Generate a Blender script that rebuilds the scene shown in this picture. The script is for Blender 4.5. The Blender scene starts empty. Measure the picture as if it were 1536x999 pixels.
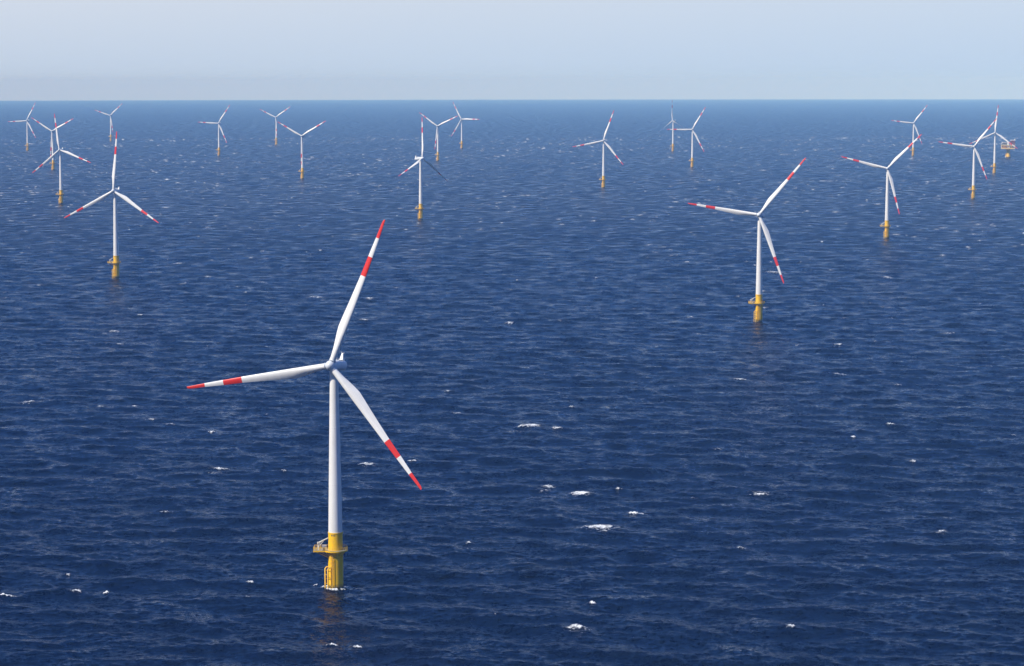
import bpy, bmesh, math, random
import numpy as np
from mathutils import Vector, Matrix

random.seed(7)
rng = np.random.default_rng(11)
PI = math.pi
scn = bpy.context.scene
COL = scn.collection
RE = 7.4e6                      # effective earth radius: the sea curves away to its own horizon
CAM_Z = 196.87
PITCH, ROLL, FPX = 0.10237, -0.001286, 3671.5
HUB_Z, OVERHANG, TILT, CONE, ROTOR_R = 87.8, 3.7, 0.114, -0.0104, 60.0
SUN_AZ, SUN_EL = math.radians(62), math.radians(45)   # azimuth to the left of straight behind the camera


def drop(x, y):
    return -(x * x + y * y) / (2 * RE)


# ------------------------------------------------------------------ node helpers
def new_mat(name):
    m = bpy.data.materials.new(name)
    m.use_nodes = True
    nt = m.node_tree
    b = nt.nodes['Principled BSDF']
    return m, nt, b


def N(nt, typ, **kw):
    n = nt.nodes.new(typ)
    for k, v in kw.items():
        if k == 'inp':
            for i, val in v.items():
                n.inputs[i].default_value = val
        else:
            setattr(n, k, v)
    return n


def L(nt, a, b):
    nt.links.new(a, b)


def mathn(nt, op, a, b=None, c=None, clamp=False):
    n = nt.nodes.new('ShaderNodeMath')
    n.operation = op
    n.use_clamp = clamp
    for i, v in enumerate((a, b, c)):
        if v is None:
            continue
        if isinstance(v, (int, float)):
            n.inputs[i].default_value = v
        else:
            nt.links.new(v, n.inputs[i])
    return n.outputs[0]


def mixc(nt, fac, a, b):
    n = nt.nodes.new('ShaderNodeMix')
    n.data_type = 'RGBA'
    for sock, v in ((n.inputs[0], fac), (n.inputs[6], a), (n.inputs[7], b)):
        if hasattr(v, 'links') or isinstance(v, bpy.types.NodeSocket):
            nt.links.new(v, sock)
        elif isinstance(v, (int, float)):
            sock.default_value = v
        else:
            sock.default_value = (*v, 1)
    return n.outputs[2]


def painted(name, col, dirt, rough=0.38, scale=0.35, amount=0.5, streak=6.0, tide=None):
    """Painted steel or fibreglass: long vertical dirt runs and faint blotches."""
    m, nt, b = new_mat(name)
    tc = N(nt, 'ShaderNodeTexCoord')
    mp = N(nt, 'ShaderNodeMapping')
    mp.inputs['Scale'].default_value = (streak * scale, streak * scale, scale * 0.35)
    L(nt, tc.outputs['Object'], mp.inputs['Vector'])
    n1 = N(nt, 'ShaderNodeTexNoise', inp={'Scale': 1.0, 'Detail': 5.0, 'Roughness': 0.6})
    L(nt, mp.outputs[0], n1.inputs['Vector'])
    n2 = N(nt, 'ShaderNodeTexNoise', inp={'Scale': scale * 0.7, 'Detail': 4.0})
    L(nt, tc.outputs['Object'], n2.inputs['Vector'])
    f = mathn(nt, 'MULTIPLY', n1.outputs['Fac'], n2.outputs['Fac'])
    f = mathn(nt, 'MULTIPLY_ADD', f, 4.0 * amount, -0.75 * amount, clamp=True)
    c = mixc(nt, f, col, dirt)
    if tide:
        sep = N(nt, 'ShaderNodeSeparateXYZ')
        L(nt, tc.outputs['Object'], sep.inputs[0])
        n3 = N(nt, 'ShaderNodeTexNoise', inp={'Scale': 0.9, 'Detail': 4.0})
        L(nt, tc.outputs['Object'], n3.inputs['Vector'])
        z = mathn(nt, 'MULTIPLY_ADD', n3.outputs['Fac'], -1.6, sep.outputs[2])
        t = mathn(nt, 'MULTIPLY_ADD', z, -0.6, 1.1, clamp=True)
        c = mixc(nt, t, c, tide)
    L(nt, c, b.inputs['Base Color'])
    b.inputs['Roughness'].default_value = rough
    r = mathn(nt, 'MULTIPLY_ADD', n2.outputs['Fac'], 0.25, rough - 0.12)
    L(nt, r, b.inputs['Roughness'])
    return m


M_WHITE = painted('white_paint', (0.80, 0.785, 0.735), (0.58, 0.56, 0.50), 0.4, 0.3, 0.42)
M_GREY = painted('pale_grey_paint', (0.66, 0.69, 0.71), (0.5, 0.52, 0.53), 0.42, 0.5, 0.4)
M_RED = painted('signal_red_paint', (0.70, 0.022, 0.010), (0.55, 0.03, 0.015), 0.42, 0.4, 0.35)
M_YELLOW = painted('traffic_yellow_paint', (0.92, 0.54, 0.005), (0.62, 0.29, 0.012), 0.45, 0.5, 0.4,
                   tide=(0.07, 0.055, 0.02))
M_RAIL = painted('yellow_rail_paint', (0.82, 0.50, 0.04), (0.6, 0.3, 0.03), 0.5, 0.8, 0.5)
M_DECK = painted('galvanised_grating', (0.34, 0.31, 0.24), (0.22, 0.18, 0.11), 0.65, 0.8, 0.6)
M_CREAM = painted('cream_paint', (0.70, 0.66, 0.55), (0.5, 0.42, 0.3), 0.45, 0.8, 0.5)
M_DARK = painted('dark_steel', (0.06, 0.065, 0.075), (0.10, 0.08, 0.06), 0.55, 0.8, 0.5)
M_LAMP = painted('lamp_glass', (0.62, 0.60, 0.56), (0.4, 0.38, 0.35), 0.2, 1.0, 0.3)
M_ORANGE = painted('orange_paint', (0.55, 0.20, 0.02), (0.36, 0.12, 0.02), 0.5, 0.3, 0.5)
M_SAND = painted('sand_yellow_paint', (0.80, 0.58, 0.20), (0.6, 0.38, 0.12), 0.5, 0.3, 0.5)
M_MAROON = painted('brown_cladding', (0.17, 0.05, 0.035), (0.10, 0.03, 0.02), 0.5, 0.3, 0.5)


# ------------------------------------------------------------------ mesh helpers
class MB:
    def __init__(self):
        self.v, self.f, self.mi, self.sm = [], [], [], []

    def add(self, vs, fs, mi=0, smooth=False):
        o = len(self.v)
        self.v += [tuple(p) for p in vs]
        for k, f in enumerate(fs):
            self.f.append(tuple(i + o for i in f))
            self.mi.append(mi[k] if isinstance(mi, list) else mi)
            self.sm.append(smooth)

    def box(self, c, s, mi=0, rz=0.0, bev=0.0):
        x, y, z = s[0] / 2, s[1] / 2, s[2] / 2
        ca, sa = math.cos(rz), math.sin(rz)
        if bev <= 0:
            P = [(-x, -y, -z), (x, -y, -z), (x, y, -z), (-x, y, -z), (-x, -y, z), (x, -y, z), (x, y, z), (-x, y, z)]
            F = [(0, 3, 2, 1), (4, 5, 6, 7), (0, 1, 5, 4), (1, 2, 6, 5), (2, 3, 7, 6), (3, 0, 4, 7)]
        else:
            bm = bmesh.new()
            bmesh.ops.create_cube(bm, size=1.0)
            bmesh.ops.scale(bm, vec=(s[0], s[1], s[2]), verts=bm.verts)
            bmesh.ops.bevel(bm, geom=bm.edges[:], offset=bev, segments=2, affect='EDGES', profile=0.5)
            bm.verts.index_update()
            P = [v.co[:] for v in bm.verts]
            F = [[v.index for v in f.verts] for f in bm.faces]
            bm.free()
        self.add([(c[0] + p[0] * ca - p[1] * sa, c[1] + p[0] * sa + p[1] * ca, c[2] + p[2]) for p in P], F, mi)

    def tube(self, pts, r, mi=0, n=8, caps=True):
        pts = [Vector(p) for p in pts]
        rs = r if isinstance(r, (list, tuple)) else [r] * len(pts)
        vs, fs = [], []
        prev = None
        for i, p in enumerate(pts):
            d = (pts[min(i + 1, len(pts) - 1)] - pts[max(i - 1, 0)]).normalized()
            a = prev if prev is not None else (Vector((0, 0, 1)) if abs(d.z) < .9 else Vector((1, 0, 0)))
            u = (a - d * a.dot(d)).normalized()
            w = d.cross(u)
            prev = u
            for k in range(n):
                t = 2 * PI * k / n
                vs.append(p + (u * math.cos(t) + w * math.sin(t)) * rs[i])
        for i in range(len(pts) - 1):
            for k in range(n):
                k2 = (k + 1) % n
                fs.append((i * n + k, i * n + k2, (i + 1) * n + k2, (i + 1) * n + k))
        self.add(vs, fs, mi, True)
        if caps:
            m = len(pts) - 1
            self.add([vs[k] for k in range(n)], [tuple(range(n))[::-1]], mi)
            self.add([vs[m * n + k] for k in range(n)], [tuple(range(n))], mi)

    def lathe(self, prof, n=48, mi=0, c=(0, 0), smooth=True, split=True):
        """profile of (radius, z); every segment gets its own ring pair when split, so edges stay crisp"""
        segs = [(prof[i], prof[i + 1]) for i in range(len(prof) - 1)]
        for (r0, z0), (r1, z1) in segs:
            vs = []
            for r, z in ((r0, z0), (r1, z1)):
                for k in range(n):
                    t = 2 * PI * k / n
                    vs.append((c[0] + r * math.cos(t), c[1] + r * math.sin(t), z))
            fs = [(k, (k + 1) % n, n + (k + 1) % n, n + k) for k in range(n)]
            self.add(vs, fs, mi, smooth)

    def build(self, name, mats, parent=None, loc=(0, 0, 0)):
        me = bpy.data.meshes.new(name)
        me.from_pydata(self.v, [], self.f)
        for m in (mats if isinstance(mats, (list, tuple)) else [mats]):
            me.materials.append(m)
        me.polygons.foreach_set('material_index', self.mi)
        me.polygons.foreach_set('use_smooth', self.sm)
        me.update()
        o = bpy.data.objects.new(name, me)
        COL.objects.link(o)
        o.location = loc
        if parent:
            o.parent = parent
        return o


# ------------------------------------------------------------------ wind turbine, built once
def lerp_tab(tab, x):
    return float(np.interp(x, [t[0] for t in tab], [t[1] for t in tab]))


def make_blade(parent):
    chord = [(.02, 2.4), (.06, 2.4), (.11, 2.75), (.16, 3.35), (.21, 3.85), (.255, 4.15), (.30, 3.95), (.40, 3.4), (.50, 2.92),
             (.615, 2.42), (.745, 2.0), (.875, 1.45), (.95, 1.18), (.988, .95), (1.0, .5)]
    lead = [(.02, 1.2), (.06, 1.2), (.255, 1.18), (.615, .95), (.875, .6), (1.0, .32)]
    thick = [(.02, 1.0), (.06, 1.0), (.11, .85), (.16, .6), (.255, .38), (.4, .27), (.615, .21), (1.0, .16)]
    twist = [(.02, 13), (.255, 12), (.4, 8), (.6, 4.5), (.8, 2), (1.0, 0.5)]
    bands = (.615, .745, .875)
    st = sorted(set([.022, .04, .06, .085, .11, .135, .16, .185, .21, .235, .255, .275, .30, .35, .40, .45, .50, .56, .615, .66,
                     .70, .745, .79, .83, .875, .91, .94, .965, .985, .995, 1.0]))
    n = 28
    mb = MB()
    rings = []
    for s in st:
        c, le, th, tw = (lerp_tab(t, s) for t in (chord, lead, thick, twist))
        bl = min(1, max(0, (s - .06) / .16))
        bl = bl * bl * (3 - 2 * bl)
        tw = math.radians(tw + 2)
        ring = []
        for k in range(n):
            t = 2 * PI * k / n
            xc = .5 * (1 + math.cos(t))                  # 0 leading .. 1 trailing
            yt = 5 * th * (.2969 * math.sqrt(xc) - .126 * xc - .3516 * xc ** 2 + .2843 * xc ** 3 - .1036 * xc ** 4)
            af_y = (yt if t < PI else -yt) + .04 * math.sin(PI * xc)
            ci_y = .5 * math.sin(t) * th
            y = (af_y * bl + ci_y * (1 - bl)) * c
            x = le - xc * c
            # local axes: +x towards the leading edge, -y upwind, z along the span
            X = x * math.cos(tw) - y * math.sin(tw)
            Y = -x * math.sin(tw) - y * math.cos(tw)
            bend = -0.9 * max(0, s - .3) ** 2            # slight pre-bend upwind
            ring.append((X, Y + bend, s * ROTOR_R))
        rings.append(ring)
    for i in range(len(st) - 1):
        mid = (st[i] + st[i + 1]) / 2
        red = bands[0] < mid < bands[1] or mid > bands[2]
        mb.add(rings[i] + rings[i + 1], [(k, (k + 1) % n, n + (k + 1) % n, n + k) for k in range(n)], 1 if red else 0, True)
    mb.add(rings[-1], [tuple(range(n))], 1)
    mb.add(rings[0], [tuple(range(n))[::-1]], 0)
    return mb.build('blade', [M_WHITE, M_RED], parent)


def make_turbine():
    root = bpy.data.objects.new('wind_turbine', None)
    COL.objects.link(root)
    # --- yellow transition piece
    mb = MB()
    mb.lathe([(2.93, -14), (2.93, 12.6)], 56)
    mb.lathe([(2.93, 12.6), (3.02, 12.8), (3.02, 13.1), (2.86, 13.4)], 56)
    mb.lathe([(2.86, 13.4), (2.80, 22.2)], 56)
    mb.lathe([(2.80, 22.2), (2.90, 22.22), (2.90, 22.6), (2.6, 22.62)], 56)
    for a in (-118, -105, -92):
        t = math.radians(a)
        mb.box((2.83 * math.cos(t), 2.83 * math.sin(t), 21.6), (.08, .34, .5), 1, t)
    tp = mb.build('transition_piece', [M_YELLOW, M_DARK], root)
    # boat landing: two fender tubes with struts, facing left-front
    A = math.radians(-90 - 56)
    d = Vector((math.cos(A), math.sin(A), 0)); p = Vector((-d.y, d.x, 0))
    mb = MB()
    for s in (-1, 1):
        o = d * 4.15 + p * 1.05 * s
        mb.tube([o + Vector((0, 0, -5)), o + Vector((0, 0, 8.4)), o - d * .5 + Vector((0, 0, 8.9)), o - d * 1.5 + Vector((0, 0, 9.0))], .27, n=12)
        for z in (.9, 4.4, 7.6):
            mb.tube([o + Vector((0, 0, z)), d * 2.75 + p * .8 * s + Vector((0, 0, z))], .15, n=8)
    for z in (2.7, 6.1):
        mb.tube([d * 4.15 - p * 1.05 + Vector((0, 0, z)), d * 4.15 + p * 1.05 + Vector((0, 0, z))], .09, n=6)
    mb.build('boat_landing', M_RAIL, tp)
    # access ladder with stringers, rungs, safety hoops
    B = math.radians(-90 - 24)
    d2 = Vector((math.cos(B), math.sin(B), 0)); p2 = Vector((-d2.y, d2.x, 0))
    mb = MB()
    for s in (-1, 1):
        mb.tube([d2 * 3.3 + p2 * .36 * s + Vector((0, 0, -2)), d2 * 3.3 + p2 * .36 * s + Vector((0, 0, 15.3))], .09, n=6)
        for z in (3, 7, 11):
            mb.tube([d2 * 3.3 + p2 * .36 * s + Vector((0, 0, z)), d2 * 2.85 + p2 * .36 * s + Vector((0, 0, z))], .06, n=5)
    for i in range(28):
        z = -1.5 + i * .6
        mb.tube([d2 * 3.3 - p2 * .36 + Vector((0, 0, z)), d2 * 3.3 + p2 * .36 + Vector((0, 0, z))], .04, n=5)
    for z in (9.6, 11, 12.4, 13.8):
        mb.tube([d2 * 3.3 + p2 * .36 * 1.0 + Vector((0, 0, z))] + [d2 * (3.3 + .75 * math.sin(q)) + p2 * .42 * math.cos(q) + Vector((0, 0, z)) for q in np.linspace(.1, PI - .1, 7)], .05, n=5)
    mb.build('ladder', M_RAIL, tp)
    mb = MB()
    C = math.radians(-90 - 5)
    d3 = Vector((math.cos(C), math.sin(C), 0))
    mb.tube([d3 * 3.05 + Vector((0, 0, -4)), d3 * 3.05 + Vector((0, 0, 12.4))], .12, n=8)
    mb.build('cable_tube', M_YELLOW, tp)
    # --- work platform: ring deck with a lay-down deck to the left
    ZD = 15.6
    mb = MB()
    ro = 4.75
    ext = 8.5
    half = 2.9
    out = []
    a0 = math.asin(half / ro)
    for k in range(41):
        t = -PI + a0 + (2 * PI - 2 * a0) * k / 40
        out.append((ro * math.cos(t), ro * math.sin(t)))
    out += [(-ext, half), (-ext, -half)]
    inn = []
    for (x, y) in out:
        t = math.atan2(y, x)
        inn.append((2.86 * math.cos(t), 2.86 * math.sin(t)))
    n = len(out)
    vs = [(x, y, ZD) for x, y in out] + [(x, y, ZD) for x, y in inn]
    mb.add(vs, [(k, (k + 1) % n, n + (k + 1) % n, n + k) for k in range(n)], 0)
    vs = [(x, y, ZD - .42) for x, y in out] + [(x, y, ZD - .42) for x, y in inn]
    mb.add(vs, [(k, n + k, n + (k + 1) % n, (k + 1) % n) for k in range(n)], 1)
    vs = [(x * 1.004, y * 1.004, ZD + .12) for x, y in out] + [(x * 1.004, y * 1.004, ZD - .43) for x, y in out]
    mb.add(vs, [(k, n + k, n + (k + 1) % n, (k + 1) % n) for k in range(n)], 1)
    for t in (30, 90, 150, 210, 270, 330):
        t = math.radians(t)
        e = Vector((math.cos(t), math.sin(t), 0))
        mb.tube([e * 4.4 + Vector((0, 0, ZD - .45)), e * 2.85 + Vector((0, 0, ZD - 2.2))], .14, 1, n=6)
    for s in (-1, 1):
        mb.tube([(-7.6, 2.2 * s, ZD - .45), (-2.5, 1.2 * s, ZD - 3.0)], .16, 1, n=6)
    wp = mb.build('work_platform', [M_DECK, M_YELLOW], root)
    mb = MB()
    path = []
    for k in range(n):
        a, b = Vector((*out[k], 0)), Vector((*out[(k + 1) % n], 0))
        m = max(1, round((b - a).length / 1.3)) if (b - a).length > 1.4 else 1
        for q in range(m):
            path.append(a.lerp(b, q / m) * .985)
    for k in range(len(path)):
        if k % 2 == 0 or path[k].x < -4.9:
            mb.tube([path[k] + Vector((0, 0, ZD)), path[k] + Vector((0, 0, ZD + 1.35))], .075, n=6)
    for h in (.45, .9, 1.35):
        mb.tube([q + Vector((0, 0, ZD + h)) for q in path + path[:1]], .06, n=5)
    mb.build('railing', M_RAIL, wp)
    # davit crane on the lay-down deck
    mb = MB()
    mb.tube([(-6.6, .4, ZD), (-6.6, .4, ZD + 2.3)], .36, n=10)
    mb.box((-6.6, .4, ZD + 2.5), (1.0, .9, .9), 0, .3, .08)
    mb.tube([(-6.7, .4, ZD + 2.6), (-2.7, -1.3, ZD + 4.9)], [.3, .2], n=8)
    mb.tube([(-6.4, .3, ZD + 1.4), (-4.6, -.5, ZD + 3.5)], .13, n=6)
    mb.tube([(-2.75, -1.3, ZD + 4.8), (-2.75, -1.3, ZD + 4.2)], .05, n=5)
    mb.build('davit_crane', M_CREAM, wp)
    mb = MB()
    mb.box((-4.5, 1.3, ZD + .75), (1.7, 1.3, 1.5), 0, 0, .05)
    mb.build('equipment_box', M_GREY, wp)
    mb = MB()
    mb.box((-4.3, -1.7, ZD + .5), (1.2, .7, 1.0), 0, 0, .04)
    mb.build('control_cabinet', M_DARK, wp)
    # --- tower in welded cans
    mb = MB()
    z0, z1, r0, r1 = 22.62, HUB_Z - 2.1, 2.74, 1.6
    mb.lathe([(r0 + (r1 - r0) * (k / 10) ** 1.05, z0 + (z1 - z0) * k / 10) for k in range(11)], 56)
    for k in (3, 6.5):
        r = r0 + (r1 - r0) * (k / 10) ** 1.05
        z = z0 + (z1 - z0) * k / 10
        mb.lathe([(r - .02, z - .1), (r + .035, z - .09), (r + .035, z + .09), (r - .02, z + .1)], 56)
    mb.build('tower', M_WHITE, root)
    # --- nacelle: long rounded drum, -y upwind, origin on the tower axis at hub height
    mb = MB()
    secs = [(-2.35, 1.55), (-2.2, 1.75), (-1.2, 1.98), (1.0, 2.08), (4.0, 2.08), (8.2, 2.0), (9.6, 1.9), (10.1, 1.7), (10.3, 1.2)]
    n = 36
    rings = []
    for y, r in secs:
        ring = []
        for k in range(n):
            t = 2 * PI * k / n
            e = 2.7
            cx, sz = math.cos(t), math.sin(t)
            q = (abs(cx) ** e + abs(sz) ** e) ** (-1 / e)
            ring.append((r * q * cx, y, .05 + r * q * sz * .97))
        rings.append(ring)
    for i in range(len(secs) - 1):
        mb.add(rings[i] + rings[i + 1], [(k, n + k, n + (k + 1) % n, (k + 1) % n) for k in range(n)], 0, True)
    mb.add(rings[-1], [tuple(range(n))[::-1]], 0)
    mb.add(rings[0], [tuple(range(n))], 0)
    mb.lathe([(1.62, -2.35), (1.62, -1.5)], 40)
    mb.box((0, 4.6, 2.12), (1.7, 2.6, .14), 0, 0, .03)
    for s in (-1, 1):
        mb.tube([(1.1 * s, 2.4, 1.95), (1.1 * s, 2.4, 2.6), (1.1 * s, 8.0, 2.6), (1.1 * s, 8.0, 1.9)], .05, n=5)
    mb.box((0, 6.6, 2.12), (2.3, .9, .25), 1, 0, .05)
    na = mb.build('nacelle', [M_GREY, M_DARK], root)
    mb = MB()
    vs = []
    vs = [(-.8, 7.6, 1.95), (.8, 7.6, 1.95), (.8, 9.7, 1.9), (-.8, 9.7, 1.9), (-.22, 9.1, 4.9), (.22, 9.1, 4.9), (.22, 9.7, 4.9), (-.22, 9.7, 4.9)]
    mb.add(vs, [(0, 1, 5, 4), (1, 2, 6, 5), (2, 3, 7, 6), (3, 0, 4, 7), (4, 5, 6, 7), (3, 2, 1, 0)])
    mb.tube([(-.55, 9.5, 4.85), (.55, 9.5, 4.85)], .09, n=6)
    mb.tube([(-.5, 9.5, 4.8), (-.5, 9.5, 5.4)], .05, n=5)
    mb.tube([(.5, 9.5, 4.8), (.5, 9.5, 5.4)], .05, n=5)
    mb.build('sensor_mast', M_WHITE, na)
    mb = MB()
    mb.tube([(.6, 1.2, 2.0), (.6, 1.2, 2.7)], [.16, .16], n=10)
    mb.lathe([(.27, 2.7), (.27, 3.05), (.12, 3.2), (.0, 3.22)], 12, c=(.6, 1.2))
    mb.build('warning_lamp', M_LAMP, na)
    # --- spinner hub, origin at the rotor centre, -y upwind
    mb = MB()
    prof = [(1.3, 1.4), (1.8, 1.35), (1.98, .9), (2.02, .2), (1.95, -.6), (1.72, -1.35), (1.32, -1.95), (.82, -2.35), (.35, -2.54), (0.0, -2.58)]
    n = 36
    for i in range(len(prof) - 1):
        vs = []
        for r, y in prof[i:i + 2]:
            vs += [(r * math.cos(2 * PI * k / n), y, r * math.sin(2 * PI * k / n)) for k in range(n)]
        mb.add(vs, [(k, n + k, n + (k + 1) % n, (k + 1) % n)[::-1] for k in range(n)], 0, True)
    for k in range(3):
        t = 2 * PI * k / 3
        e = Vector((math.sin(t), 0, math.cos(t)))
        mb.tube([e * .6, e * 2.12, e * 2.13, e * 2.3, e * 2.31], [1.32, 1.32, 1.4, 1.4, 1.22], n=28)
    mb.build('spinner_hub', M_GREY, root)
    b = make_blade(root)
    for k in range(2):
        c = b.copy(); COL.objects.link(c); c.parent = root
    return root


def pose(root, yaw, phase, feather):
    """turn the nacelle, hub and blades of one turbine into the wind"""
    rz = Matrix.Rotation(yaw, 4, 'Z')
    tilt = Matrix.Rotation(-TILT, 4, 'X')           # -y axis lifts
    top = Matrix.Translation((0, 0, HUB_Z)) @ rz @ tilt
    hub = top @ Matrix.Translation((0, -OVERHANG, 0))
    k = 0
    for ch in root.children:
        n = ch.name.split('.')[0]
        if n == 'nacelle':
            ch.matrix_local = top
        elif n == 'spinner_hub':
            ch.matrix_local = hub @ Matrix.Rotation(phase, 4, 'Y')
        elif n == 'blade':
            ch.matrix_local = hub @ Matrix.Rotation(phase + k * 2 * PI / 3, 4, 'Y') @ Matrix.Rotation(-CONE, 4, 'X') \
                @ Matrix.Rotation(feather, 4, 'Z')
            k += 1


def copy_tree(o, parent=None):
    c = o.copy()
    COL.objects.link(c)
    c.parent = parent
    for ch in o.children:
        copy_tree(ch, c)
    return c


# x, y, yaw, rotor phase (degrees), feathered, label
FARM = [
    (-68.85, 940.1, -16.1, 20.0, 0, 'nearest and largest wind turbine, white foam ringing its yellow base'),
    (203.5, 2008.2, -15.0, 38.5, 0, 'second largest wind turbine, alone right of centre, one blade hanging low beside its tower'),
    (-400.5, 2472.0, -15.6, 2.1, 0, 'mid sized wind turbine at left with one blade straight up and two spread evenly downwards'),
    (473.5, 3087.3, -15.3, 44.0, 0, 'right hand wind turbine whose raised blade tip crosses a smaller tower behind it'),
    (-131.3, 3531.0, 49.4, 5.5, 85, 'wind turbine turned sideways facing right, nacelle seen in profile with one dark blade'),
    (-737.1, 4005.9, -13.6, -9.6, 0, 'wind turbine at left whose upright blade overlaps the hub of a farther turbine'),
    (779.7, 4136.7, -15.4, 37.5, 0, 'wind turbine at right with level left blade, before the turbine beside the substation'),
    (171.8, 4585.5, -15.2, 18.5, 0, 'lone distant wind turbine right of centre with clear sea all round it'),
    (-430.0, 5038.0, -13.8, 59.0, 0, 'wind turbine with a V of two raised blades and the third lying over its tower'),
    (1040.4, 5283.9, -15.6, 5.3, 0, 'far right wind turbine next to the substation, its right blade crossing the platform deck'),
    (-1043.0, 5578.5, -14.8, 61.2, 0, 'hazy wind turbine at left, two blades raised, behind the upright blade of a nearer one'),
    (418.9, 5688.8, -16.3, 30.1, 0, 'distant wind turbine whose level left blade crosses the thin bladed tower beside it'),
    (-186.3, 6195.3, -18.2, 64.5, 0, 'distant wind turbine just behind the sideways one, two blades raised in a wide V'),
    (1074.1, 6563.8, -15.6, 36.6, 0, 'small distant wind turbine at right, standing behind the raised blade tip of a larger turbine'),
    (-796.0, 6674.2, -15.9, 33.1, 0, 'distant wind turbine between the left cluster and the V bladed pair, left blade level'),
    (462.0, 7029.6, -42.0, -6.0, 80, 'small distant wind turbine with thin edge on blades and no clear red bands'),
    (-1417.8, 7187.5, -16.4, 27.3, 0, 'leftmost wind turbine, small and hazy near the left edge of the sea'),
    (-150.1, 7385.2, -22.0, -29.7, 0, 'small distant wind turbine with its right blade level, right of the V bladed one'),
    (-755.0, 7874.5, -15.6, 55.0, 0, 'small distant wind turbine behind the V bladed one, a blade over its tower'),
    (-1374.5, 8420.8, -16.2, 47.5, 0, 'farthest and faintest wind turbine, above the raised blade of the mid sized left one'),
]
proto = make_turbine()
turbines = []
for i, rec in enumerate(FARM):
    turbines.append(proto if i == 0 else copy_tree(proto))
for i, (x, y, yaw, ph, fe, lab) in enumerate(FARM):
    t = turbines[i]
    t.location = (x, y, drop(x, y))
    pose(t, math.radians(yaw), math.radians(ph), math.radians(fe))
    t['label'] = lab
    t['category'] = 'wind turbine'
    t['group'] = 'offshore wind turbines standing in the sea'


# ------------------------------------------------------------------ offshore substation
def make_substation(x, y):
    root = bpy.data.objects.new('offshore_substation', None)
    COL.objects.link(root)
    root.location = (x, y, drop(x, y))
    root.rotation_euler = (0, 0, math.radians(-12))
    mb = MB()
    mb.lathe([(6.8, -14), (6.8, 2.0), (6.6, 2.1), (5.4, 9), (5.0, 19.0)], 40)
    mb.lathe([(5.0, 19.0), (7.5, 21.2), (7.5, 22.0), (4, 22.1)], 40)
    mb.box((-5.6, -3.6, 1.2), (3.0, 3.0, 4.4), 1, .5, .2)
    mb.tube([(-6.8, -4.4, -4), (-6.8, -4.4, 10)], .4, 0, n=8)
    mb.tube([(-4.6, -6.2, -4), (-4.6, -6.2, 10)], .4, 0, n=8)
    mb.build('foundation_column', [M_YELLOW, M_WHITE], root)
    mb = MB()
    mb.box((0, 0, 23.4), (35, 25, 2.4), 0, 0, .15)
    mb.box((0, 0, 31.6), (35, 25, .9), 0, 0, .1)
    mb.build('deck', M_SAND, root)
    mb = MB()
    for px in (-16.6, -8.3, 0, 8.3, 16.6):
        for py in (-11.8, 11.8):
            mb.box((px, py, 27.9), (.9, .9, 6.4), 0)
    for px in (-16.6, -8.3, 0, 8.3):
        mb.tube([(px, -11.8, 25), (px + 8.3, -11.8, 31)], .3, n=6)
    mb.build('deck_column', M_RAIL, root)
    mb = MB()
    mb.box((-9.5, -1, 27.8), (11, 18, 6.0), 0, 0, .1)
    mb.box((1.2, -1, 27.4), (7, 19, 5.2), 1, 0, .1)
    mb.box((10.6, -1, 27.9), (8, 18, 6.2), 2, 0, .1)
    mb.build('transformer_module', [M_ORANGE, M_GREY, M_DARK], root)
    mb = MB()
    mb.box((11.2, 1, 38.4), (11.5, 18, 12.2), 0, 0, .15)
    mb.box((11.2, -8.05, 36.0), (9.5, .25, .8), 1)
    mb.build('control_module', [M_MAROON, M_DARK], root)
    mb = MB()
    mb.box((11.2, 1, 45.2), (14.5, 19, 1.0), 0, 0, .1)
    mb.box((16.5, -6, 47.2), (2.2, 2.2, 3.0), 0, 0, .2)
    mb.build('roof_deck', M_WHITE, root)
    mb = MB()
    mb.box((-9.5, 2, 35.4), (11.5, 14, 6.6), 0, 0, .1)
    mb.box((-.8, 1, 36.2), (4.6, 12, 8.2), 1, 0, .1)
    for k in range(4):
        mb.tube([(-13.5 + k * 2.6, -7.5, 32), (-13.5 + k * 2.6, -7.5, 36 - (k % 2))], .5, 1, n=8)
    mb.build('cooler_bank', [M_DARK, M_GREY], root)
    mb = MB()
    mb.box((-9.5, 2, 39.3), (13, 15, .7), 0, 0, .1)
    mb.box((-15.6, -8.5, 39.6), (2.4, 2.4, 2.8), 0, 0, .2)
    mb.build('canopy', M_WHITE, root)
    mb = MB()
    mb.tube([(-17.9, -11.0, 22.5), (-17.9, -11.0, 37.0)], .55, n=8)
    mb.tube([(-17.9, -11.0, 36.0), (-10, -11.5, 41)], .35, n=6)
    mb.box((-17.9, -11, 35.6), (1.8, 1.8, 1.8), 0, 0, .1)
    mb.build('deck_crane', M_CREAM, root)
    mb = MB()
    for z in (25.0, 25.7, 32.5, 33.2):
        mb.tube([(-17.5, -12.5, z), (17.5, -12.5, z), (17.5, 12.5, z), (-17.5, 12.5, z), (-17.5, -12.5, z)], .08, n=5)
    for k in range(13):
        for z in (24.6, 32.0):
            mb.tube([(-17.5 + k * 35 / 12, -12.5, z), (-17.5 + k * 35 / 12, -12.5, z + 1.2)], .07, n=5)
    mb.build('railing', M_RAIL, root)
    root['label'] = 'boxy offshore substation on a thick yellow column at the right edge'
    root['category'] = 'substation'
    return root


make_substation(1303.0, 6440.0)


# ------------------------------------------------------------------ sea
def px_to_sea(u, v):
    x, yv = (u - 768) / FPX, -(v - 499.5) / FPX
    d = np.array([x, math.cos(PITCH) + yv * math.sin(PITCH), -math.sin(PITCH) + yv * math.cos(PITCH)])
    s = CAM_Z / -d[2]
    for _ in range(20):
        p = d * s
        s = (CAM_Z - drop(p[0], p[1])) / -d[2]
    return d[0] * s, d[1] * s


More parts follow.
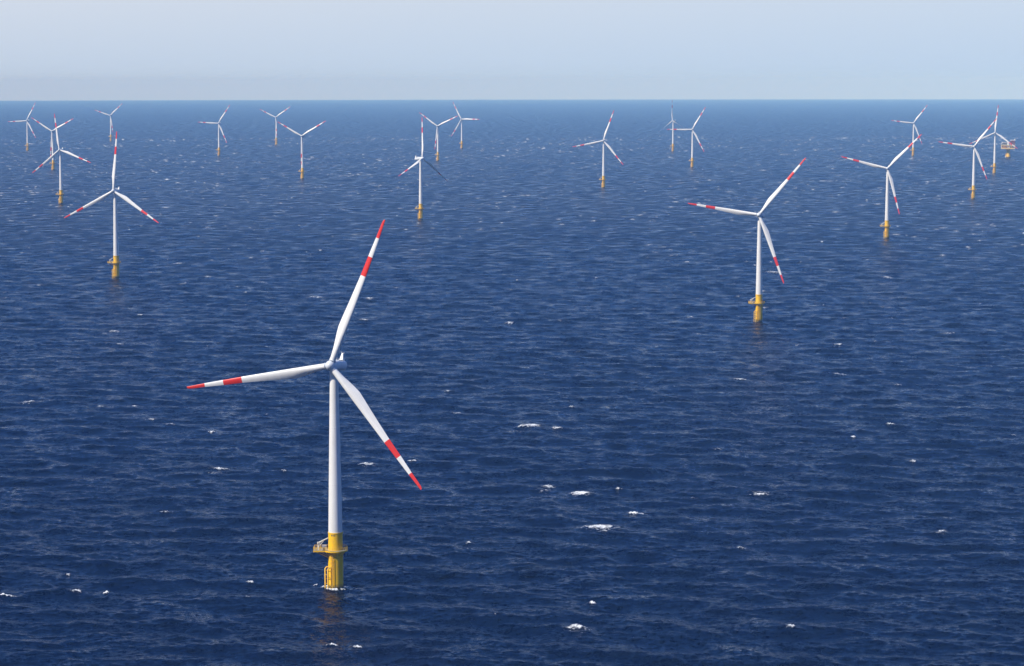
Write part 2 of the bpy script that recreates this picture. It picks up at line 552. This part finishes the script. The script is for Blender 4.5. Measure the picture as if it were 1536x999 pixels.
WIND = math.radians(90 - 17)       # blowing away from the camera, a little to the right
NW = 190
lam = 62.0 * (3.0 / 62.0) ** ((np.arange(NW) + rng.uniform(0, 1, NW)) / NW)
kk = 2 * PI / lam
kp = 2 * PI / 34.0
Bk = 0.0095 * np.exp(-1.25 * (kp / kk) ** 2) * (1 + 2.0 * np.exp(-((kk / kp - 1) ** 2) / 0.10))
dlnk = math.log(62.0 / 3.0) / NW
amp = np.sqrt(2 * Bk * dlnk) / kk
spread = np.interp(np.log(kk / kp), [-.5, 0, 1, 2.6], [.60, .58, .75, .95])
ang = WIND + rng.normal(0, 1, NW) * spread
kx, ky = (kk * np.cos(ang)).astype(np.float32), (kk * np.sin(ang)).astype(np.float32)
pha = rng.uniform(0, 2 * PI, NW).astype(np.float32)


def waves(x, y, full=True, cut=0.0):
    x = x.astype(np.float32); y = y.astype(np.float32)
    z = np.zeros_like(x); sx = np.zeros_like(x); sy = np.zeros_like(x); hx = np.zeros_like(x); hy = np.zeros_like(x)
    for i in range(NW):
        fade = 1.0 if cut <= 0 else min(1.0, max(0.0, (lam[i] / cut - .35) / .8))
        if fade <= 0:
            continue
        ai = np.float32(amp[i] * fade)
        p = kx[i] * x + ky[i] * y + pha[i]
        c = np.cos(p) * ai
        z += c
        if full:
            s = np.sin(p) * ai
            sx -= s * kx[i]; sy -= s * ky[i]
            hx -= s * np.float32(kx[i] / kk[i]); hy -= s * np.float32(ky[i] / kk[i])
    return z, sx, sy, hx, hy


def build_sea():
    wedge = math.radians(15.5)
    nf, nc = 1400, 150
    th = np.concatenate([np.linspace(-wedge, wedge, nf, endpoint=False), np.linspace(wedge, 2 * PI - wedge, nc, endpoint=False)])
    r_in = 3.0 * (720.0 / 3.0) ** (np.linspace(0, 1, 60, endpoint=False) ** .6)
    r_fine = 1.0 / np.linspace(1 / 720.0, 1 / 15000.0, 1080, endpoint=False)
    r_far = 15000.0 * (62000 / 15000.0) ** np.linspace(0, 1, 70)
    rr = np.concatenate([r_in, r_fine, r_far])
    nr, nt = len(rr), len(th)
    R, T = np.meshgrid(rr, th, indexing='ij')
    X = (R * np.sin(T)); Y = (R * np.cos(T))
    Zs = np.zeros((nr, nt), np.float32); SX = np.zeros_like(Zs); SY = np.zeros_like(Zs); DX = np.zeros_like(Zs); DY = np.zeros_like(Zs)
    drr = np.gradient(rr)
    for a in range(0, nr, 20):
        b = min(nr, a + 20)
        z, sx, sy, hx, hy = waves(X[a:b, :nf], Y[a:b, :nf], True, float(drr[a:b].mean()))
        Zs[a:b, :nf] = z; SX[a:b, :nf] = sx; SY[a:b, :nf] = sy; DX[a:b, :nf] = hx; DY[a:b, :nf] = hy
    # beyond the reach of the grid the larger waves flatten out of the mesh
    calm = np.clip(1.6 - drr / 14.0, 0.0, 1.0)[:, None].astype(np.float32)
    co = np.empty((nr * nt, 3), np.float32)
    co[:, 0] = (X + .75 * DX * calm).ravel()
    co[:, 1] = (Y + .75 * DY * calm).ravel()
    co[:, 2] = (Zs * calm - (R * R) / (2 * RE)).ravel()
    # --- whitecaps: the big ones of the photograph, then scattered ones
    foam = np.zeros((nr, nt), np.float32)
    caps = []
    marks = [(797, 639, 4.2, 4.2), (777, 643, 4.0, 2.2), (838, 642, 3.6, 2.0), (820, 733, 3.0, 2.6), (873, 741, 4.6, 3.0), (921, 739, 2, 1.2),
             (906, 787, 5.6, 3.6), (912, 794, 1.8, 2.0), (953, 771, 4.6, 1.6), (1142, 741, 5.5, 1.8), (865, 944, 3.4, 3.2), (15, 890, 4, 1.1),
             (133, 881, 2, 1.8), (163, 888, 1.2, 1.2), (330, 703, 4.6, 1.6), (310, 650, 2, 2), (165, 498, 5, 2.2), (186, 515, 2.4, 1.5),
             (1265, 561, 5, 2.4), (1192, 496, 2.4, 1.6), (1256, 519, 4, 1.6), (211, 607, 2, 2.2), (45, 602, 5, 1.6), (226, 631, 3, 1.0),
             (264, 635, 3, 1.0), (367, 879, 1.5, 1.2), (1416, 793, 2, 2.2), (1190, 940, 2, 2), (510, 962, 2.4, 1.0), (545, 966, 2, 1),
             (882, 910, 1.5, 1.2), (710, 811, 2, 1.4), (1338, 636, 3, 1.2), (1110, 571, 6, 1.4), (1365, 698, 2, 1.2), (1283, 655, 2, 1.2),
             (852, 614, 2.2, 1.6), (670, 587, 2, 1.5), (477, 446, 7, 1.8), (545, 700, 4.6, 1.6), (625, 690, 3, 1.4), (765, 485, 4, 2.6),
             (780, 420, 2.6, 2.2), (1332, 417, 5.5, 1.8), (1423, 501, 6, 1.6), (1160, 410, 8, 2), (1412, 385, 4, 2), (595, 432, 3, 2),
             (557, 447, 5, 2), (540, 481, 5, 1.6), (1036, 477, 3, 2), (160, 606, 2, 1.6), (1105, 830, 2, 1.2), (240, 772, 3, .9),
             (435, 704, 2, 1.2), (1520, 655, 2, 1.2), (8, 446, 3, 2), (1345, 580, 2.5, 1.2), (690, 620, 2.5, 1.2), (110, 860, 1.6, 1.0)]
    fixed = [(484, 881, 1.6, 1.3), (519, 879, 2.4, 1.3), (531, 882, 1.6, .8), (474, 876, 1.0, .8), (498, 886, 2.4, .7)]
    for u, v, la, lb in marks:
        x, y = px_to_sea(u, v)
        big = 1.35 if la * lb > 11 else 1.0
        caps.append((x, y, la * big, lb * 1.2 * big, 1.25))
        if la * lb > 4:                              # spent foam left upwind of the crest
            k = random.uniform(.8, 1.6)
            caps.append((x - math.cos(WIND) * lb * 2.2 * k + random.gauss(0, la * .4), y - math.sin(WIND) * lb * 2.2 * k, la * 1.2, lb * 2.0, .52))
    # wind gathers the small ones into loose groups
    groups = [(random.uniform(-.25, .25), math.sqrt(random.uniform(850.0 ** 2, 9000.0 ** 2))) for _ in range(420)]
    for _ in range(4200):
        if random.random() < .7:
            t, r = random.choice(groups)
            r += random.gauss(0, 70); t += random.gauss(0, 55) / max(r, 500)
        else:
            r = math.sqrt(random.uniform(850.0 ** 2, 9500.0 ** 2)); t = random.uniform(-.25, .25)
        if r < 1800 and random.random() < .75:
            continue
        s = random.lognormvariate(-.3, .6)
        far = min(1.0, max(0.0, (r - 1600) / 1800))
        caps.append((r * math.sin(t), r * math.cos(t), (1.7 + 1.2 * far) * s, (.7 + .5 * far) * s, random.uniform(.35, 1.0) + .48 * far))
    C = np.array(caps)
    # shift every cap onto the nearest crest along the wind
    wx, wy = math.cos(WIND), math.sin(WIND)
    offs = np.linspace(-9, 9, 25)
    zz = waves((C[:, 0, None] + wx * offs).ravel(), (C[:, 1, None] + wy * offs).ravel(), False)[0].reshape(len(C), -1)
    best = offs[np.argmax(zz - .004 * np.abs(offs), axis=1)]
    C[:, 0] += wx * best; C[:, 1] += wy * best
    C = np.concatenate([C, [(*px_to_sea(u, v), la, lb, 1.1) for u, v, la, lb in fixed]])
    dth = 2 * wedge / nf
    for x, y, la, lb, val in C:
        r = math.hypot(x, y); t = math.atan2(x, y)
        ir = int(np.searchsorted(rr, r)); it = int((t + wedge) / dth)
        if not (2 < ir < nr - 3 and 2 < it < nf - 3):
            continue
        dr = drr[ir]
        lbr = max(lb, .75 * dr); lar = max(la, .62 * dth * r)
        val *= min(1.0, max(.9, 1.5 * lb / lbr))
        na, nb_ = int(2.2 * lar / (dth * r)) + 2, int(2.2 * (lbr + .4 * lar) / dr) + 2
        a0, a1, b0, b1 = max(ir - nb_, 0), min(ir + nb_ + 1, nr), max(it - na, 0), min(it + na + 1, nf)
        ex = X[a0:a1, b0:b1] - x; ey = Y[a0:a1, b0:b1] - y
        al = -ex * wy + ey * wx; ac = ex * wx + ey * wy
        ac = ac + .10 * lar * np.sin(al / lar * 2.1 + x)
        g = val * np.exp(-(al / lar) ** 2 - (ac / lbr) ** 2)
        foam[a0:a1, b0:b1] = np.maximum(foam[a0:a1, b0:b1], g)
    # wash round the foundations
    for i, (x, y, *_r) in enumerate(FARM):
        r = math.hypot(x, y); t = math.atan2(x, y)
        ir = int(np.searchsorted(rr, r)); it = int((t + wedge) / dth)
        nb_, na = int(9 / drr[ir]) + 2, int(9 / (dth * r)) + 2
        if not (nb_ < ir < nr - nb_ and na < it < nf - na):
            continue
        sl = (slice(ir - nb_, ir + nb_ + 1), slice(it - na, it + na + 1))
        q = np.hypot(X[sl] - x, Y[sl] - y)
        az = np.arctan2(Y[sl] - y, X[sl] - x)
        rag = .55 * np.sin(az * 3 + 1.0) + .4 * np.sin(az * 7 + i) + .25 * np.sin(az * 13)
        g = (1.3 if i == 0 else .4) * (.78 + .3 * rag) * np.exp(-((q - 3.5 - .7 * rag) / ((1.1 + .4 * rag) if i == 0 else .8)) ** 2)
        foam[sl] = np.maximum(foam[sl], g)

    co[:, 2] += (foam * (.35 + .75 * rng.random(foam.shape)) * calm).ravel() * .75      # broken crests stand up
    # --- mesh
    me = bpy.data.meshes.new('sea')
    nv = nr * nt + 1
    me.vertices.add(nv)
    me.vertices.foreach_set('co', np.concatenate([co.ravel(), np.array([0, 0, 0], np.float32)]))
    i0 = (np.arange(nr - 1)[:, None] * nt + np.arange(nt)[None, :])
    j = (np.arange(nt) + 1) % nt
    i1 = (np.arange(nr - 1)[:, None] * nt + j[None, :])
    quads = np.stack([i0, i0 + nt, i1 + nt, i1], -1).reshape(-1, 4)[:, ::-1]
    tris = np.stack([np.full(nt, nr * nt), np.arange(nt), j], -1)[:, ::-1]
    nq, ntr = len(quads), len(tris)
    me.loops.add(nq * 4 + ntr * 3)
    me.loops.foreach_set('vertex_index', np.concatenate([quads.ravel(), tris.ravel()]).astype(np.int32))
    me.polygons.add(nq + ntr)
    me.polygons.foreach_set('loop_start', np.concatenate([np.arange(nq) * 4, nq * 4 + np.arange(ntr) * 3]).astype(np.int32))
    me.polygons.foreach_set('use_smooth', np.ones(nq + ntr, bool))
    a = me.attributes.new('slope', 'FLOAT_VECTOR', 'POINT')
    sl = np.zeros((nv, 3), np.float32)
    sl[:-1, 0] = SX.ravel(); sl[:-1, 1] = SY.ravel()
    a.data.foreach_set('vector', sl.ravel())
    a = me.attributes.new('foam', 'FLOAT', 'POINT')
    a.data.foreach_set('value', np.concatenate([foam.ravel(), np.zeros(1, np.float32)]))
    # share of the short chop left to the shading roughness where the grid is too coarse to carry it
    a = me.attributes.new('fine', 'FLOAT', 'POINT')
    fine = np.clip(1.25 - drr / 13.0, .35, 1.0)
    a.data.foreach_set('value', np.concatenate([np.repeat(fine, nt), [1.0]]).astype(np.float32))
    me.update(calc_edges=True)
    o = bpy.data.objects.new('sea', me)
    COL.objects.link(o)
    o['kind'] = 'structure'
    o['label'] = 'dark blue open sea with small waves and scattered whitecaps'
    return o


def sea_material():
    m, nt, b = new_mat('sea_water')
    geo = N(nt, 'ShaderNodeNewGeometry')
    at = N(nt, 'ShaderNodeAttribute', attribute_name='slope')
    fo = N(nt, 'ShaderNodeAttribute', attribute_name='foam')
    mp = N(nt, 'ShaderNodeMapping')
    mp.inputs['Rotation'].default_value = (0, 0, PI / 2 - WIND)
    L(nt, geo.outputs['Position'], mp.inputs['Vector'])

    def slope_noise(scale, stretch, amount, detail, seed):
        m2 = N(nt, 'ShaderNodeMapping')
        m2.inputs['Scale'].default_value = (scale * stretch, scale, scale)
        m2.inputs['Location'].default_value = (seed, seed * 1.7, 0)
        L(nt, mp.outputs[0], m2.inputs['Vector'])
        n = N(nt, 'ShaderNodeTexNoise', noise_dimensions='2D', inp={'Scale': 1.0, 'Detail': detail, 'Roughness': .55})
        L(nt, m2.outputs[0], n.inputs['Vector'])
        s = N(nt, 'ShaderNodeVectorMath', operation='SUBTRACT')
        L(nt, n.outputs['Color'], s.inputs[0]); s.inputs[1].default_value = (.5, .5, .5)
        q = N(nt, 'ShaderNodeVectorMath', operation='MULTIPLY')
        L(nt, s.outputs[0], q.inputs[0]); q.inputs[1].default_value = (amount * .75, amount, 0)
        return q.outputs[0]

    gust = N(nt, 'ShaderNodeTexNoise', noise_dimensions='2D', inp={'Scale': .0035, 'Detail': 3.0, 'Roughness': .55})
    gm = N(nt, 'ShaderNodeMapping'); gm.inputs['Scale'].default_value = (.5, 1, 1)
    L(nt, mp.outputs[0], gm.inputs['Vector']); L(nt, gm.outputs[0], gust.inputs['Vector'])
    fi = N(nt, 'ShaderNodeAttribute', attribute_name='fine')
    gfac = mathn(nt, 'MULTIPLY_ADD', gust.outputs['Fac'], 1.2, .4)
    gfac = mathn(nt, 'MULTIPLY', gfac, fi.outputs['Fac'])
    s1 = slope_noise(.52, .8, 1.15, 4.0, 3.1)
    s2 = slope_noise(1.5, .8, 0.75, 2.0, 8.3)
    add = N(nt, 'ShaderNodeVectorMath', operation='ADD'); L(nt, s1, add.inputs[0]); L(nt, s2, add.inputs[1])
    sc = N(nt, 'ShaderNodeVectorMath', operation='SCALE'); L(nt, add.outputs[0], sc.inputs[0]); L(nt, gfac, sc.inputs['Scale'])
    ad2 = N(nt, 'ShaderNodeVectorMath', operation='ADD'); L(nt, sc.outputs[0], ad2.inputs[0]); L(nt, at.outputs['Vector'], ad2.inputs[1])
    neg = N(nt, 'ShaderNodeVectorMath', operation='SUBTRACT'); neg.inputs[0].default_value = (0, 0, 1); L(nt, ad2.outputs[0], neg.inputs[1])
    nrm = N(nt, 'ShaderNodeVectorMath', operation='NORMALIZE'); L(nt, neg.outputs[0], nrm.inputs[0])
    # foam breaks up into lace
    fn = N(nt, 'ShaderNodeTexNoise', noise_dimensions='2D', inp={'Scale': .55, 'Detail': 6.0, 'Roughness': .68})
    L(nt, mp.outputs[0], fn.inputs['Vector'])
    q = mathn(nt, 'MULTIPLY_ADD', fn.outputs['Fac'], 3.6, -1.8 - .62)
    q = mathn(nt, 'ADD', q, mathn(nt, 'MULTIPLY', fo.outputs['Fac'], 1.2))
    gate = mathn(nt, 'MULTIPLY', fo.outputs['Fac'], 4.0, clamp=True)
    q = mathn(nt, 'MULTIPLY', q, 1.25, clamp=True)
    q = mathn(nt, 'MULTIPLY', q, gate)
    c = mixc(nt, q, (0.0003, 0.0032, 0.016), (0.74, 0.76, 0.76))
    L(nt, c, b.inputs['Base Color'])
    # cat's-paws and slicks: the short chop is rougher in some patches than in others
    pm = N(nt, 'ShaderNodeMapping'); pm.inputs['Scale'].default_value = (.045, .032, 1)
    L(nt, mp.outputs[0], pm.inputs['Vector'])
    pn = N(nt, 'ShaderNodeTexNoise', noise_dimensions='2D', inp={'Scale': 1.0, 'Detail': 3.0, 'Roughness': .6})
    L(nt, pm.outputs[0], pn.inputs['Vector'])
    base = mathn(nt, 'MULTIPLY_ADD', fi.outputs['Fac'], -.15, .37)
    base = mathn(nt, 'ADD', base, mathn(nt, 'MULTIPLY_ADD', pn.outputs['Fac'], .6, -.30))
    r = mathn(nt, 'MULTIPLY_ADD', q, .4, base, clamp=True)
    L(nt, r, b.inputs['Roughness'])
    b.inputs['IOR'].default_value = 1.175
    L(nt, nrm.outputs[0], b.inputs['Normal'])
    return m


sea = build_sea()
sea.data.materials.append(sea_material())

# ------------------------------------------------------------------ haze
mb = MB()
H = 63000.0
zb, zt = drop(62000, 0) - 1.5, CAM_Z + 75.0
mb.box((0, 0, (zb + zt) / 2), (2 * H, 2 * H, zt - zb))
hz_mat = bpy.data.materials.new('sea_haze')
hz_mat.use_nodes = True
nt = hz_mat.node_tree
nt.nodes.clear()
out = nt.nodes.new('ShaderNodeOutputMaterial')
pv = nt.nodes.new('ShaderNodeVolumePrincipled')
pv.inputs['Color'].default_value = (0.29, 0.59, 1.0, 1)
pv.inputs['Density'].default_value = 5.2e-5
pv.inputs['Absorption Color'].default_value = (.86, 1, 1, 1)
pv.inputs['Density Attribute'].default_value = ''
pv.inputs['Anisotropy'].default_value = -0.3
nt.links.new(pv.outputs[0], out.inputs['Volume'])
try:
    hz_mat.cycles.homogeneous_volume = True
except Exception:
    pass
haze = mb.build('haze', hz_mat)
haze['kind'] = 'stuff'
haze['label'] = 'pale blue sea haze thickening towards the horizon'

# ------------------------------------------------------------------ sky, sun, camera
w = bpy.data.worlds.new('World')
scn.world = w
w.use_nodes = True
nt = w.node_tree
bg = nt.nodes['Background']
sky = nt.nodes.new('ShaderNodeTexSky')
sky.sky_type = 'NISHITA'
sky.sun_disc = False
sky.sun_elevation = SUN_EL
# the sun stands behind the camera (-y) and to its left (-x)
sdir = Vector((-math.sin(SUN_AZ) * math.cos(SUN_EL), -math.cos(SUN_AZ) * math.cos(SUN_EL), math.sin(SUN_EL)))
sky.sun_rotation = math.atan2(sdir.x, sdir.y)
sky.altitude = 0.0
sky.air_density = 1.0
sky.dust_density = 0.3
sky.ozone_density = 3.0
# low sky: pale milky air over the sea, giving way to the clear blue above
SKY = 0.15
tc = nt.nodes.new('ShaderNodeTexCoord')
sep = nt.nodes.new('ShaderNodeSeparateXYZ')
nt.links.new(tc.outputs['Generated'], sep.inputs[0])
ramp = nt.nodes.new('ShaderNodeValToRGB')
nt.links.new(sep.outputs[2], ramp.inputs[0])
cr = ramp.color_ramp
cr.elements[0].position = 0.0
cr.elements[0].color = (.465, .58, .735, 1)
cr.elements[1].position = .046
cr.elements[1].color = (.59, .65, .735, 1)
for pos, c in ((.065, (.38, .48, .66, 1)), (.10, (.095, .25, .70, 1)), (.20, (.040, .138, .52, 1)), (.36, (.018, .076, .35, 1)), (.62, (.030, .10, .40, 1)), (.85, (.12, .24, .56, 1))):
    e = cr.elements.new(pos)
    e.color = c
side = mathn(nt, 'MULTIPLY_ADD', sep.outputs[0], 1.2, .5, clamp=True)
tint = mixc(nt, side, (1.06, 1.01, .985), (.90, .97, 1.03))
lowmix = nt.nodes.new('ShaderNodeMix')
lowmix.data_type = 'RGBA'
lowmix.blend_type = 'MULTIPLY'
lowmix.inputs[0].default_value = 1.0
nt.links.new(ramp.outputs[0], lowmix.inputs[6])
nt.links.new(tint, lowmix.inputs[7])
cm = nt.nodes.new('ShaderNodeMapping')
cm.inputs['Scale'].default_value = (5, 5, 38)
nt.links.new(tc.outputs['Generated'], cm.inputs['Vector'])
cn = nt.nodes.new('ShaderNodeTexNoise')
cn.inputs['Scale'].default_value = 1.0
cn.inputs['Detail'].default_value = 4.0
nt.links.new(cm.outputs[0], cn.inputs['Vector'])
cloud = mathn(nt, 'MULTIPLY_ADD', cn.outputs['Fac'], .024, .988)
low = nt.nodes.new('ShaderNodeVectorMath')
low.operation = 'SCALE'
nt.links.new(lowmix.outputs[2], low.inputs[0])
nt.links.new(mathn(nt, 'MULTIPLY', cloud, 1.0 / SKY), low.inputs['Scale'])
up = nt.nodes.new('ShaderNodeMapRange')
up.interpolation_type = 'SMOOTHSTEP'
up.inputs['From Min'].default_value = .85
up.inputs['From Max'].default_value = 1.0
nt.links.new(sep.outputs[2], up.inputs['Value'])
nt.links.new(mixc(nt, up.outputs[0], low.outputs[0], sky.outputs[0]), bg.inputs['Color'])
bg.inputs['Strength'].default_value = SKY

sl = bpy.data.lights.new('sun', 'SUN')
sl.energy = 5.0
sl.angle = math.radians(0.53)
sl.color = (1.0, 0.955, 0.88)
so = bpy.data.objects.new('sun', sl)
COL.objects.link(so)
so.rotation_euler = sdir.to_track_quat('Z', 'Y').to_euler()
so.location = (0, 0, 500)

cd = bpy.data.cameras.new('camera')
cd.sensor_width = 36.0
cd.lens = FPX / 1536 * 36.0
cd.clip_start = 1.0
cd.clip_end = 150000.0
cam = bpy.data.objects.new('camera', cd)
COL.objects.link(cam)
cam.location = (0, 0, CAM_Z)
cam.matrix_world = Matrix.Translation((0, 0, CAM_Z)) @ Matrix.Rotation(PI / 2 - PITCH, 4, 'X') @ Matrix.Rotation(ROLL, 4, 'Z')
scn.camera = cam

scn.render.engine = 'CYCLES'
scn.view_settings.view_transform = 'Standard'
scn.view_settings.look = 'None'
scn.view_settings.exposure = 0.18
scn.view_settings.gamma = 1.0
scn.view_settings.use_curve_mapping = False
scn.cycles.use_denoising = True
scn.cycles.max_bounces = 6
scn.cycles.volume_bounces = 1
scn.cycles.sample_clamp_indirect = 4.0
scn.cycles.use_adaptive_sampling = False
